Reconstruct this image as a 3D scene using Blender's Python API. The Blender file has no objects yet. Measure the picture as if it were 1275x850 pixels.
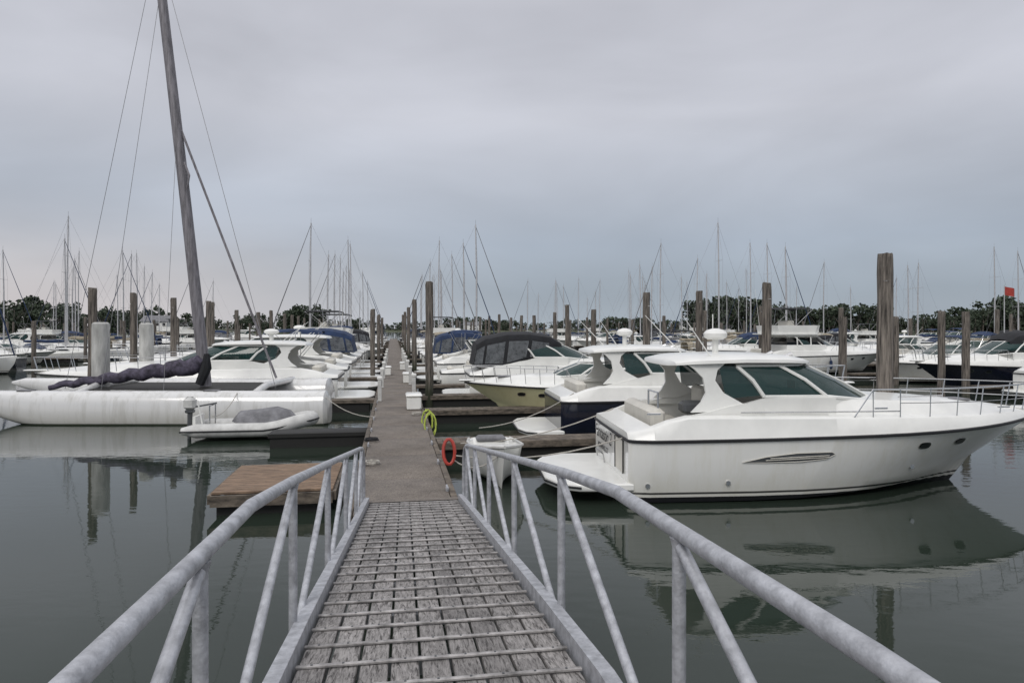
import bpy, bmesh, math, random
from mathutils import Vector, Matrix
import numpy as np
random.seed(7); np.random.seed(7)
R=math.radians
sc=bpy.context.scene
COL=sc.collection
def lerp(a,b,t): return a+(b-a)*t
def sm(a,b,x):
    t=max(0,min(1,(x-a)/(b-a))); return t*t*(3-2*t)

# ------------------------------------------------------------ materials
def newmat(name):
    m=bpy.data.materials.new(name); m.use_nodes=True
    nt=m.node_tree; p=nt.nodes['Principled BSDF']; return m,nt,p
def M(name,col,rough=.5,metal=0,var=.12,scale=2.5,stretch=(1,1,1),bump=0,bscale=30,alpha=1,coat=0,wet=False):
    m,nt,p=newmat(name); N=nt.nodes; Lk=nt.links
    tc=N.new('ShaderNodeTexCoord'); mp=N.new('ShaderNodeMapping'); mp.inputs['Scale'].default_value=stretch
    Lk.new(tc.outputs['Object'],mp.inputs[0])
    nz=N.new('ShaderNodeTexNoise'); nz.inputs['Scale'].default_value=scale; nz.inputs['Detail'].default_value=6; nz.inputs['Roughness'].default_value=.65
    Lk.new(mp.outputs[0],nz.inputs['Vector'])
    cr=N.new('ShaderNodeValToRGB')
    a=[max(0,c*(1-var*1.6)) for c in col]; b=[min(1,c*(1+var)) for c in col]
    cr.color_ramp.elements[0].position=.32; cr.color_ramp.elements[0].color=(*a,1)
    cr.color_ramp.elements[1].position=.68; cr.color_ramp.elements[1].color=(*b,1)
    Lk.new(nz.outputs['Fac'],cr.inputs[0]); src=cr.outputs[0]
    if wet:   # tide-wetted, algae-dark lower part
        sx=N.new('ShaderNodeSeparateXYZ'); Lk.new(tc.outputs['Object'],sx.inputs[0])
        ad=N.new('ShaderNodeMath'); ad.operation='MULTIPLY_ADD'; ad.inputs[1].default_value=.7; Lk.new(nz.outputs['Fac'],ad.inputs[0]); Lk.new(sx.outputs['Z'],ad.inputs[2])
        mr=N.new('ShaderNodeMapRange'); mr.inputs['From Min'].default_value=.7; mr.inputs['From Max'].default_value=1.4; Lk.new(ad.outputs[0],mr.inputs['Value'])
        mx=N.new('ShaderNodeMix'); mx.data_type='RGBA'; mx.inputs[6].default_value=(.03,.035,.02,1); Lk.new(src,mx.inputs[7]); Lk.new(mr.outputs[0],mx.inputs[0]); src=mx.outputs[2]
    Lk.new(src,p.inputs['Base Color'])
    p.inputs['Roughness'].default_value=rough; p.inputs['Metallic'].default_value=metal
    p.inputs['Alpha'].default_value=alpha; p.inputs['Coat Weight'].default_value=coat
    if bump:
        n2=N.new('ShaderNodeTexNoise'); n2.inputs['Scale'].default_value=bscale; n2.inputs['Detail'].default_value=5
        Lk.new(mp.outputs[0],n2.inputs['Vector'])
        bp=N.new('ShaderNodeBump'); bp.inputs['Strength'].default_value=bump; bp.inputs['Distance'].default_value=.01
        Lk.new(n2.outputs['Fac'],bp.inputs['Height']); Lk.new(bp.outputs[0],p.inputs['Normal'])
    return m
def hullmat(name,col,bottom=(.012,.012,.015),z1=.12,z2=.175,z3=.215,dirt=.8):
    m,nt,p=newmat(name); N=nt.nodes; Lk=nt.links
    tc=N.new('ShaderNodeTexCoord'); sx=N.new('ShaderNodeSeparateXYZ'); Lk.new(tc.outputs['Object'],sx.inputs[0])
    nz=N.new('ShaderNodeTexNoise'); nz.inputs['Scale'].default_value=1.5; nz.inputs['Detail'].default_value=7; nz.inputs['Roughness'].default_value=.65
    mp=N.new('ShaderNodeMapping'); mp.inputs['Scale'].default_value=(3,3,.35); Lk.new(tc.outputs['Object'],mp.inputs[0]); Lk.new(mp.outputs[0],nz.inputs[0])
    c1=N.new('ShaderNodeValToRGB'); c1.color_ramp.elements[0].position=.3; c1.color_ramp.elements[0].color=(col[0]*dirt,col[1]*dirt*.99,col[2]*dirt*.95,1)
    c1.color_ramp.elements[1].position=.52; c1.color_ramp.elements[1].color=(*col,1); Lk.new(nz.outputs['Fac'],c1.inputs[0])
    # scum tint just above the waterline
    sc1=N.new('ShaderNodeMapRange'); sc1.inputs['From Min'].default_value=.15; sc1.inputs['From Max'].default_value=.6; sc1.inputs['To Min'].default_value=.3; sc1.inputs['To Max'].default_value=0; Lk.new(sx.outputs['Z'],sc1.inputs['Value'])
    m0=N.new('ShaderNodeMix'); m0.data_type='RGBA'; Lk.new(sc1.outputs[0],m0.inputs[0]); Lk.new(c1.outputs[0],m0.inputs[6]); m0.inputs[7].default_value=(col[0]*.7,col[1]*.66,col[2]*.52,1)
    cr=N.new('ShaderNodeValToRGB'); cr.color_ramp.interpolation='CONSTANT'
    e=cr.color_ramp.elements; e[0].position=0; e[0].color=(1,1,1,1); e[1].position=z1; e[1].color=(0,0,0,1)
    x=e.new(z2); x.color=(.92,.92,.92,1); x=e.new(z3); x.color=(0,0,0,1)
    Lk.new(sx.outputs['Z'],cr.inputs[0])
    mx=N.new('ShaderNodeMix'); mx.data_type='RGBA'; Lk.new(cr.outputs[0],mx.inputs[0]); Lk.new(m0.outputs[2],mx.inputs[6]); mx.inputs[7].default_value=(*bottom,1)
    Lk.new(mx.outputs[2],p.inputs['Base Color']); p.inputs['Roughness'].default_value=.16; p.inputs['Coat Weight'].default_value=.6; p.inputs['Coat Roughness'].default_value=.03
    return m
gel=M('gelcoat_white',(.78,.78,.745),.28,var=.05,scale=1.6,coat=.2)
cush=M('vinyl_cushion',(.6,.58,.52),.55,var=.08)
glass=M('tinted_glass',(.005,.034,.031),.04,var=.1,alpha=.88)
dglass=M('dark_glass',(.01,.013,.016),.06,var=.2)
vinyl=M('clear_vinyl',(.16,.17,.18),.12,var=.35,scale=4,alpha=.75)
black=M('black_canvas',(.012,.013,.016),.85,var=.3,scale=3,bump=.4,bscale=12)
blue=M('blue_canvas',(.016,.035,.09),.85,var=.3,scale=3,bump=.4,bscale=12)
greyc=M('grey_canvas',(.18,.18,.19),.85,var=.3,bump=.4,bscale=10)
tan=M('tan_canvas',(.32,.28,.21),.85,var=.25,bump=.4,bscale=10)
purple=M('faded_purple_sailcover',(.075,.066,.095),.9,var=.5,scale=5,bump=.8,bscale=9)
steel=M('stainless',(.6,.6,.6),.25,1,var=.08)
alum=M('galvanised_aluminium',(.44,.45,.475),.5,.35,var=.22,scale=14,bump=.35,bscale=60)
mastm=M('mast_aluminium',(.5,.5,.51),.45,.3,var=.1)
mastold=M('weathered_mast',(.21,.20,.215),.6,.2,var=.35,scale=4,stretch=(3,3,.3),bump=.3)
wire=M('rigging_wire',(.25,.25,.26),.5,.4)
rub=M('black_rubber',(.012,.012,.014),.6)
wood=M('weathered_piling',(.16,.14,.12),.9,var=.6,scale=5,stretch=(4,4,.25),bump=1,bscale=14,wet=True)
woodl=M('white_pile_sleeve',(.43,.43,.41),.6,var=.25,scale=2,stretch=(2,2,.4),wet=True)
dockwood=M('dock_timber',(.13,.108,.085),.85,var=.45,scale=4,stretch=(1,1,3),bump=.6)
platw=M('brown_decking',(.22,.15,.10),.8,var=.4,scale=6,stretch=(.6,6,1),bump=.5)
floatm=M('float_black',(.012,.012,.011),.7)
red=M('orange_red_ring',(.40,.045,.03),.5)
yel=M('yellow_green_hose',(.42,.5,.08),.5)
hypalon=M('hypalon_grey',(.55,.55,.53),.5,var=.16)
rope=M('mooring_rope',(.42,.40,.36),.9,var=.2,scale=30)
engine=M('outboard_grey',(.08,.085,.09),.35)
H_white=hullmat('hull_white',(.80,.80,.77),dirt=.93)
H_navy=hullmat('hull_navy',(.012,.015,.028),bottom=(.3,.3,.3))
H_yel=hullmat('hull_pale_yellow',(.66,.64,.40),z1=.04,z2=.05,z3=.051,dirt=.92)
H_red=hullmat('hull_bluebottom',(.72,.72,.7),bottom=(.03,.05,.12))
H_tri=hullmat('hull_weathered_white',(.66,.66,.65),bottom=(.06,.07,.05),z1=.05,z2=.06,z3=.061,dirt=.76)

# ------------------------------------------------------------ mesh builder
class MB:
    def __init__(s): s.parts={}; s.cur=None
    def part(s,n):
        s.cur=s.parts.setdefault(n,dict(v=[],f=[],m=[])); return s
    def add(s,vs,fs,mat):
        d=s.cur; o=len(d['v']); d['v'].extend([tuple(v) for v in vs])
        for f in fs: d['f'].append([i+o for i in f]); d['m'].append(mat)
    def box(s,c,sz,mat,rz=0,ch=0):
        x,y,z=[k/2 for k in sz]; h=min(ch,x*.9,y*.9,z*.9)
        if h<=0: rings=[(-z,0),(z,0)]
        else: rings=[(-z,h),(-z+h,0),(z-h,0),(z,h)]
        rows=[]
        for zz,ins in rings:
            a,b=x-ins,y-ins; k=h if h else 0
            if k: pts=[(-a+k*.7,-b),(a-k*.7,-b),(a,-b+k*.7),(a,b-k*.7),(a-k*.7,b),(-a+k*.7,b),(-a,b-k*.7),(-a,-b+k*.7)]
            else: pts=[(-a,-b),(a,-b),(a,b),(-a,b)]
            cz,sn=math.cos(rz),math.sin(rz)
            rows.append([(c[0]+p[0]*cz-p[1]*sn,c[1]+p[0]*sn+p[1]*cz,c[2]+zz) for p in pts])
        s.loft(rows,mat,True,True)
    def loft(s,rows,mat,closed=False,caps=False):
        n=len(rows[0]); vs=[p for r in rows for p in r]; fs=[]
        for i in range(len(rows)-1):
            for j in range(n if closed else n-1):
                k=(j+1)%n; fs.append([i*n+j,i*n+k,(i+1)*n+k,(i+1)*n+j])
        if caps: fs.append(list(range(n))[::-1]); fs.append([(len(rows)-1)*n+j for j in range(n)])
        s.add(vs,fs,mat)
    def pipe(s,pts,r,mat,n=8,closed=False):
        pts=[Vector(p) for p in pts]; rs=r if isinstance(r,(list,tuple)) else [r]*len(pts); rows=[]
        up=None
        for i,p in enumerate(pts):
            a=pts[max(0,i-1)]; b=pts[min(len(pts)-1,i+1)]
            if closed: a=pts[i-1]; b=pts[(i+1)%len(pts)]
            d=(b-a).normalized()
            if up is None: up=Vector((0,0,1)) if abs(d.z)<.9 else Vector((1,0,0))
            u=(up-d*up.dot(d))
            if u.length<1e-4: u=d.orthogonal()
            u.normalize(); w=d.cross(u); up=u
            rows.append([tuple(p+(u*math.cos(2*math.pi*k/n)+w*math.sin(2*math.pi*k/n))*rs[i]) for k in range(n)])
        if closed: rows.append(rows[0])
        s.loft(rows,mat,True,not closed)
    def prism(s,poly,y0,y1,mat):
        s.loft([[(p[0],y0,p[1]) for p in poly],[(p[0],y1,p[1]) for p in poly]],mat,True,True)
    def mesh(s,name,d,merge=True):
        me=bpy.data.meshes.new(name); mats=[]
        for m in d['m']:
            if m not in mats: mats.append(m)
        me.from_pydata(d['v'],[],d['f'])
        for m in mats: me.materials.append(m)
        me.polygons.foreach_set('material_index',[mats.index(m) for m in d['m']])
        if merge:
            bm=bmesh.new(); bm.from_mesh(me)
            bmesh.ops.remove_doubles(bm,verts=bm.verts,dist=1e-4)
            bmesh.ops.recalc_face_normals(bm,faces=bm.faces); bm.to_mesh(me); bm.free()
        me.polygons.foreach_set('use_smooth',[True]*len(me.polygons))
        me.set_sharp_from_angle(angle=R(38)); return me
    def joined(s,name):
        d=dict(v=[],f=[],m=[])
        for p in s.parts.values():
            o=len(d['v']); d['v']+=p['v']; d['f']+=[[i+o for i in f] for f in p['f']]; d['m']+=p['m']
        return s.mesh(name,d)
    def build(s,name,loc=(0,0,0),rz=0):
        if len(s.parts)==1:
            o=bpy.data.objects.new(name,s.joined(name)); COL.objects.link(o); o.location=loc; o.rotation_euler[2]=rz; return o
        e=bpy.data.objects.new(name,None); COL.objects.link(e); e.location=loc; e.rotation_euler[2]=rz
        for n,d in s.parts.items():
            if not d['v']: continue
            o=bpy.data.objects.new(n,s.mesh(n,d)); COL.objects.link(o); o.parent=e
        return e
def inst(name,me,loc,rz=0,scale=1):
    o=bpy.data.objects.new(name,me); COL.objects.link(o); o.location=loc; o.rotation_euler[2]=rz
    o.scale=(scale,)*3 if not isinstance(scale,tuple) else scale; return o

# ------------------------------------------------------------ boats
class Hull:
    def __init__(s,L,B,fs,fb,kn=.76,ch=.84): s.L,s.B,s.fs,s.fb,s.kn,s.ch=L,B,fs,fb,kn,ch
    def bs(s,t): return s.B/2*(.87+.10*min(1,max(0,t)/.05)**.5+.03*sm(0,.3,t))*(1-max(0,(t-.42)/.58)**2.5)
    def bc(s,t): return s.B/2*.87*(.92+.08*min(1,max(0,t)/.05)**.5)*(1-max(0,(t-.3)/.7)**1.9)
    def zs(s,t): return s.fs+(s.fb-s.fs)*t**1.5
    def zc(s,t): return .02+.5*max(0,t)**3.5
    def P(s,t,q):
        x=t*s.L*(s.ch+(1-s.ch)*q); f=q**(1+.7*sm(.5,1,t))
        return x-.0,lerp(s.bc(t),s.bs(t),f)+.05*math.sin(math.pi*q)*(1-sm(.3,.7,t)),lerp(s.zc(t),s.zs(t),q)
    def side(s,x,z,off=.012):
        t=x/s.L
        for _ in range(12):
            q=max(0,min(1,(z-s.zc(t))/(s.zs(t)-s.zc(t)))); t=min(1,x/(s.L*(s.ch+(1-s.ch)*q)))
        return (x,-(s.P(t,q)[1]+off),z)
def cruiser(b,L=9.6,B=3.7,fs=1.2,fb=1.42,ck=.42,hm=None,kind='hardtop',canvas=None,detail=1,platform=1.15,coam=.45,gl=None):
    hm=hm or H_white; canvas=canvas or black; gl=gl or glass; h=Hull(L,B,fs,fb); k=L/9.6; w=B/3.7
    ts=[0,.006,.015,.03,.0501,.0502,.08,.12,.2,.3,ck-.0005,ck+.0005,.5,.57,.64,.7,.76,.82,.87,.91,.95,.98,1]
    b.part('hull'); rows=[]
    QS=(1,.8,.6,.4,.2,0)
    for t in ts:
        r=[]
        for q in QS: x,y,z=h.P(t,q); r.append((x,-y,z))
        r.append((t*L*h.kn,0,-.35))
        for q in QS[::-1]: r.append(h.P(t,q))
        rows.append(r)
    b.loft(rows,hm); b.add(rows[0],[list(range(len(rows[0])))],hm)
    b.part('deck'); rows=[]
    def dz(t): return min(.14+(coam-.14)*sm(0,.13,t), coam*(1-.72*t**1.6))
    for t in ts:
        W=h.bs(t); z=h.zs(t); zt=z+dz(t); x=t*L; fl=.62*fs/1.2
        if t<.0502: p=[(W,z),(W-.03,z+.05),(W-.08,zt-.03),(W-.12,zt),(W*.8,zt+.01),(W*.5,zt+.01),(0,zt+.01)]
        elif t<ck: p=[(W,z),(W-.03,z+.08),(W-.10,zt-.03),(W-.14,zt),(max(0,W-.36),zt+.01),(W-.40,fl),(0,fl)]
        else:
            th=.33*(1-min(1,max(0,(t-ck)/(.94-ck)))**2.2)
            p=[(W,z),(W-.03,z+.08),(W-.10,zt-.03),(W-.14,zt),(W-.40,zt+.015),(W-.62,zt+th*.85+.015),(0,zt+th+.05)]
        p=[(max(0,a),c) for a,c in p]
        rows.append([(x,-a,c) for a,c in p]+[(x,a,c) for a,c in p[::-1][1:]])
    b.loft(rows,gel); b.add(rows[0],[list(range(len(rows[0])))],gel)
    b.part('rub_rail')
    tr=[t for t in ts if t!=.0502]
    b.pipe([(t*L,-(h.bs(t)+.02),h.zs(t)) for t in tr[::-1]]+[(-.02,y*h.bs(0),fs) for y in(-.5,0,.5)]+[(t*L,h.bs(t)+.02,h.zs(t)) for t in tr],.032,rub,6)
    if kind!='open' and platform:
        b.part('swim_platform'); W=h.bs(0)+.05; rr=[]
        for z in (.24,.27,.36,.39):
            i=.03 if z in(.24,.39) else 0
            rr.append([(.1,-W+.02+i,z),(-platform*.6,-W+.06+i,z),(-platform*.85+i,-W+.28,z),(-platform+i,-W+.8,z),(-platform+i,W-.8,z),(-platform*.85+i,W-.28,z),(-platform*.6,W-.06-i,z),(.1,W-.02-i,z)])
        b.loft(rr,gel,True,True)
        b.pipe([(-platform*.6,-W+.04,.315),(-platform*.85,-W+.26,.315),(-platform-.01,-W+.8,.315),(-platform-.01,W-.8,.315),(-platform*.85,W-.26,.315),(-platform*.6,W-.04,.315)],.022,rub,5)
    zb=h.zs(.4)+coam*.88+.34*.9; zt=zb+ (.64 if kind!='open' else .42)
    base=[(2.75,1.42),(4.05,1.36),(4.85,1.12),(5.5,.62),(5.72,0)]
    top=[(2.25,1.28),(3.15,1.2),(3.65,.98),(3.98,.55),(4.08,0)]
    base=[(x*k,y*w) for x,y in base]; top=[(x*k,y*w) for x,y in top]
    full=lambda P:[(x,-y) for x,y in P]+[(x,y) for x,y in P[::-1][1:]]
    Tf=[(x,y,zt) for x,y in full(top)]
    def bz(x): return zb+.04-max(0,(x-4.0*k))*.11
    Bf=[(x,y,bz(x)) for x,y in full(base)]
    b.part('windshield')
    mid=[((a[0]+c[0])/2+.04*k,(a[1]+c[1])/2*1.02,(a[2]+c[2])/2+.02) for a,c in zip(Bf,Tf)]
    b.loft([Bf,mid,Tf],gl)
    b.part('windshield_frame')
    b.pipe(Tf,.03*k,gel,6); b.pipe(Bf,.035*k,gel,6)
    for i in (0,1,3,5,7,8):
        r=.022 if i in(3,5) else .04
        b.pipe([Bf[i],mid[i],Tf[i]],r,gel,6)
    low=[(x,y*1.03,z-.45) for x,y,z in Bf]
    b.part('cabin_sides'); b.loft([low,Bf],gel)
    b.add([( 4.02*k,-1.36*w,zb),(4.02*k,1.36*w,zb),(4.02*k,1.36*w,.62),(4.02*k,-1.36*w,.62)],[[0,1,2,3]],gel)
    b.add([Bf[i] for i in range(1,8)],[list(range(7))],gel)
    zc=h.zs(.2)+coam
    for sg in (-1,1):
        y0=1.44*w*sg; y1=1.36*w*sg
        poly=[(1.2*k,zc-.04),(1.7*k,zc+.06),(2.1*k,zc+.16),(2.4*k,zb-.08),(2.8*k,zb+.03),(4.2*k,zb+.02),(4.2*k,zc-.1),(1.2*k,zc-.1)]
        b.prism(poly,y0,y1,gel)
    b.part('helm_seats')
    for y in (-.75*w,.55*w):
        b.box((2.35*k,y,zc-.55),(.55,.75*w,.9),gel,0,.05); b.box((2.15*k,y,zc+.02),(.16,.74*w,.75),cush,0,.06); b.box((2.45*k,y,zc-.08),(.6,.74*w,.16),cush,0,.06)
    b.box((1.0*k,.9*w,zc-.6),(1.3*k,.8*w,.6),cush,0,.08); b.box((.72*k,0,zc-.2),(.3,2.3*w,.55),cush,0,.08)
    b.part('dash'); b.box((3.85*k,-.6*w,zb-.02),(.35,1.0*w,.28),engine,0,.05)
    b.pipe([(3.55*k,-.75*w+.18*math.cos(a),zb-.15+.18*math.sin(a)) for a in [i*math.pi/6 for i in range(12)]],.015,rub,5,True)
    if kind=='hardtop':
        b.part('hardtop'); rows=[]; zt2=zt+.02
        for x,wd,dzz,th in [(1.0,.9,-.03,.03),(1.06,1.2,-.01,.08),(1.4,1.36,.02,.12),(2.4,1.40,.05,.13),(3.3,1.32,.04,.12),(3.75,1.1,.02,.1),(4.05,.7,-.01,.07),(4.15,.3,-.03,.03)]:
            x*=k; W=wd*w; z=zt2+dzz
            rows.append([(x,-W,z),(x,-W*.99,z+th*.5),(x,-W*.9,z+th*.85),(x,-W*.4,z+th+.03),(x,W*.4,z+th+.03),(x,W*.9,z+th*.85),(x,W*.99,z+th*.5),(x,W,z),(x,W*.5,z-.01),(x,-W*.5,z-.01)])
        b.loft(rows,gel,True,True)
        b.part('hardtop_supports')
        for sg in(-1,1):
            poly=[(1.25*k,zt2+.03),(2.05*k,zt2+.05),(1.86*k,zt2-.1),(1.80*k,zt2-.3),(1.95*k,zb+.12),(2.35*k,zb-.1),(1.9*k,zc+.05),(1.3*k,zc+.03),(1.5*k,zb-.06),(1.6*k,zb+.12),(1.56*k,zt2-.25),(1.4*k,zt2-.08)]
            b.loft([[(p[0],sg*1.40*w-(zz*sg) - sg*.12*w*max(0,(p[1]-zb)/(zt-zb)),p[1]) for p in poly] for zz in(0,.07)],gel,True,True)
            b.add([(2.0*k,sg*1.36*w,zb+.0),(2.72*k,sg*1.40*w,zb+.07),(2.25*k,sg*1.27*w,zt),(1.9*k,sg*1.27*w,zt)],[[0,1,2,3]],gl)
        b.part('antennas')
        b.pipe([(2.3*k,0,zt+.1),(2.3*k,0,zt+.5)],.07,gel,8)
        rr=[]
        for z,r in[(0,.16),(.05,.24),(.13,.25),(.2,.19),(.24,.06)]: rr.append([(2.3*k+r*math.cos(a*math.pi/8),r*math.sin(a*math.pi/8),zt+.5+z) for a in range(16)])
        b.loft(rr,gel,True,True)
        for y,x2,z2 in((-.9,.2,2.2),(.9,.3,2.3)): b.pipe([(1.9*k,y*w,zt+.12),(1.9*k-x2*3,y*w,zt+z2*.45)],[.016,.007],gel,5)
        for y in(-.5,.4): b.pipe([(3.6*k,y*w,zt+.15),(3.75*k,y*w,zt+.2)],[.03,.05],steel,8)
        if detail>1: b.pipe([(2.3*k,.15,zt+.1),(2.3*k,.15,zt+1.05)],.012,gel,5)
    if kind=='canvas':
        b.part('canvas_enclosure'); rows=[]
        for x,wd,zz in[(.3,1.30,.1),(.7,1.38,.42),(1.6,1.42,.66),(2.6,1.38,.68),(3.5,1.22,.5),(4.0,1.0,.1)]:
            x*=k;W=wd*w;z=zt+zz*.8
            rows.append([(x-.15,-W,zc-.02 if x<2.5*k else zb),(x,-W*.98,z-.3),(x,-W*.88,z-.1),(x,-W*.5,z),(x,0,z+.04),(x,W*.5,z),(x,W*.88,z-.1),(x,W*.98,z-.3),(x-.15,W,zc-.02 if x<2.5*k else zb)])
        b.loft(rows,canvas)
        b.add([rows[0][i] for i in range(9)],[list(range(9))],canvas)
        b.part('canvas_windows')
        for i in (0,1,2,3):
            for sg in(0,1):
                a0,a1=(rows[i][0],rows[i][1]) if not sg else (rows[i][8],rows[i][7]); c0,c1=(rows[i+1][0],rows[i+1][1]) if not sg else (rows[i+1][8],rows[i+1][7])
                V=[Vector(v) for v in(a0,c0,c1,a1)]; c=sum(V,Vector())/4
                o=Vector((0,.02*(1 if sg else -1),0)); b.add([c+(v-c)*.84+o for v in V],[[0,1,2,3]],vinyl)
    if kind=='bimini':
        b.part('bimini'); rows=[]
        for x,zz in[(1.0,.5),(1.3,.58),(2.0,.62),(2.8,.58),(3.2,.5)]:
            rows.append([(x*k,-1.3*w,zt+zz-.12),(x*k,-1.2*w,zt+zz-.02),(x*k,-.6*w,zt+zz+.03),(x*k,.6*w,zt+zz+.03),(x*k,1.2*w,zt+zz-.02),(x*k,1.3*w,zt+zz-.12)])
        b.loft(rows,canvas)
        for sg in(-1,1):
            for x in(1.1,2.0,3.1): b.pipe([(2.0*k,sg*1.4*w,zc),(x*k,sg*1.28*w,zt+.45)],.014,steel,5)
    if kind=='flybridge':
        b.part('saloon')
        def ring(x0,x1,W,z,rf=.6):
            return [(x0,-W,z),(x1-rf,-W,z),(x1-.12,-W*.7,z),(x1,0,z),(x1-.12,W*.7,z),(x1-rf,W,z),(x0,W,z)]
        z0=zc-.15
        lv=[(z0,4.9,1.42),(z0+.5,4.75,1.38),(z0+1.0,4.3,1.32),(z0+1.2,4.1,1.3)]
        rr=[ring(1.7*k,x*k,W*w,z) for z,x,W in lv]
        b.loft(rr[:2],gel,True); b.loft(rr[1:3],dglass,True); b.loft(rr[2:],gel,True,True)
        for x in(2.4,3.3):
            for sg in(-1,1): b.pipe([(x*k,sg*1.39*w,z0+.45),(x*k,sg*1.34*w,z0+1.05)],.05,gel,4)
        b.part('flybridge'); zz=z0+1.2
        b.loft([ring(.9*k,4.4*k,1.45*w,zz),ring(.9*k,4.45*k,1.45*w,zz+.08)],gel,True,True)
        b.loft([ring(1.2*k,4.1*k,1.35*w,zz+.08),ring(1.1*k,4.25*k,1.38*w,zz+.65)],gel,True,False)
        b.box((2.4*k,0,zz+.6),(.5,1.3,.8),cush,0,.06)
        b.part('fly_bimini')
        b.loft([[(x*k,y*w,zz+1.9-abs(y)**3*.05+ (0 if 1.4<x<3.4 else -.1)) for y in(-1.3,-1.1,-.5,0,.5,1.1,1.3)] for x in(1.2,1.5,2.4,3.3,3.6)],canvas)
        for sg in(-1,1):
            for x in(1.3,2.4,3.5): b.pipe([(2.3*k,sg*1.35*w,zz+.6),(x*k,sg*1.28*w,zz+1.8)],.016,steel,5)
        b.pipe([(1.3*k,1.2*w,zz),(1.0*k,1.3*w,zz+3.3)],[.02,.008],gel,5)
    b.part('bow_rail')
    rt=[.5,.56,.63,.7,.77,.84,.9,.95,.99]
    def rp(t,dzv,sg): return (t*L+(.12 if dzv>.1 else 0)*sm(.5,1,t),sg*(max(.02,h.bs(t)-.14)),h.zs(t)+dz(t)+dzv)
    for sg in(-1,1):
        b.pipe([rp(.46,.0,sg)]+[rp(t,.48+.1*t,sg) for t in rt],.015,steel,6)
        if detail>1: b.pipe([rp(t,.27,sg) for t in rt[1:]],.009,steel,5)
        for t in rt: b.pipe([rp(t,0,sg),rp(t,.48+.1*t,sg)],.012,steel,5)
    b.pipe([rp(.99,.58,-1),rp(.99,.58,1)],.015,steel,6)
    b.part('pulpit'); b.box((L*.99,0,h.zs(1)+dz(1)+.03),(.75*k,.34,.07),gel,0,.03)
    b.box((L*.8,0,h.zs(.8)+dz(.8)+.2),(.5,.5,.05),greyc,0,.02)
    b.part('portholes')
    for x in (.62*L,.72*L):
        for sg in (-1,1):
            z=h.zs(x/L)-.28
            for rx,rz,mt,off in((.15,.075,steel,.012),(.125,.055,dglass,.02)):
                pts=[]
                for i in range(16):
                    a=i*math.pi/8; px,py,pz=h.side(x+rx*math.copysign(abs(math.cos(a))**.7,math.cos(a)),z+rz*math.copysign(abs(math.sin(a))**.7,math.sin(a)),off); pts.append((px,py*-sg,pz) if sg==1 else (px,py,pz))
                b.add(pts,[list(range(16))],mt)
    b.part('fenders')
    for x in(.2*L,.45*L):
        for sg in(-1,1):
            if detail>1 and sg==-1: continue
            px,py,pz=h.side(x,.75*fs,.12); b.pipe([(px,py*-sg,.3*fs),(px,py*-sg,.36*fs),(px,py*-sg,.75*fs),(px,py*-sg,.8*fs),(px,(abs(py)-.12)*sg,fs+.1)],[.03,.1,.1,.03,.01],hypalon if x<.3*L else blue,8)
    return h
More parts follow.
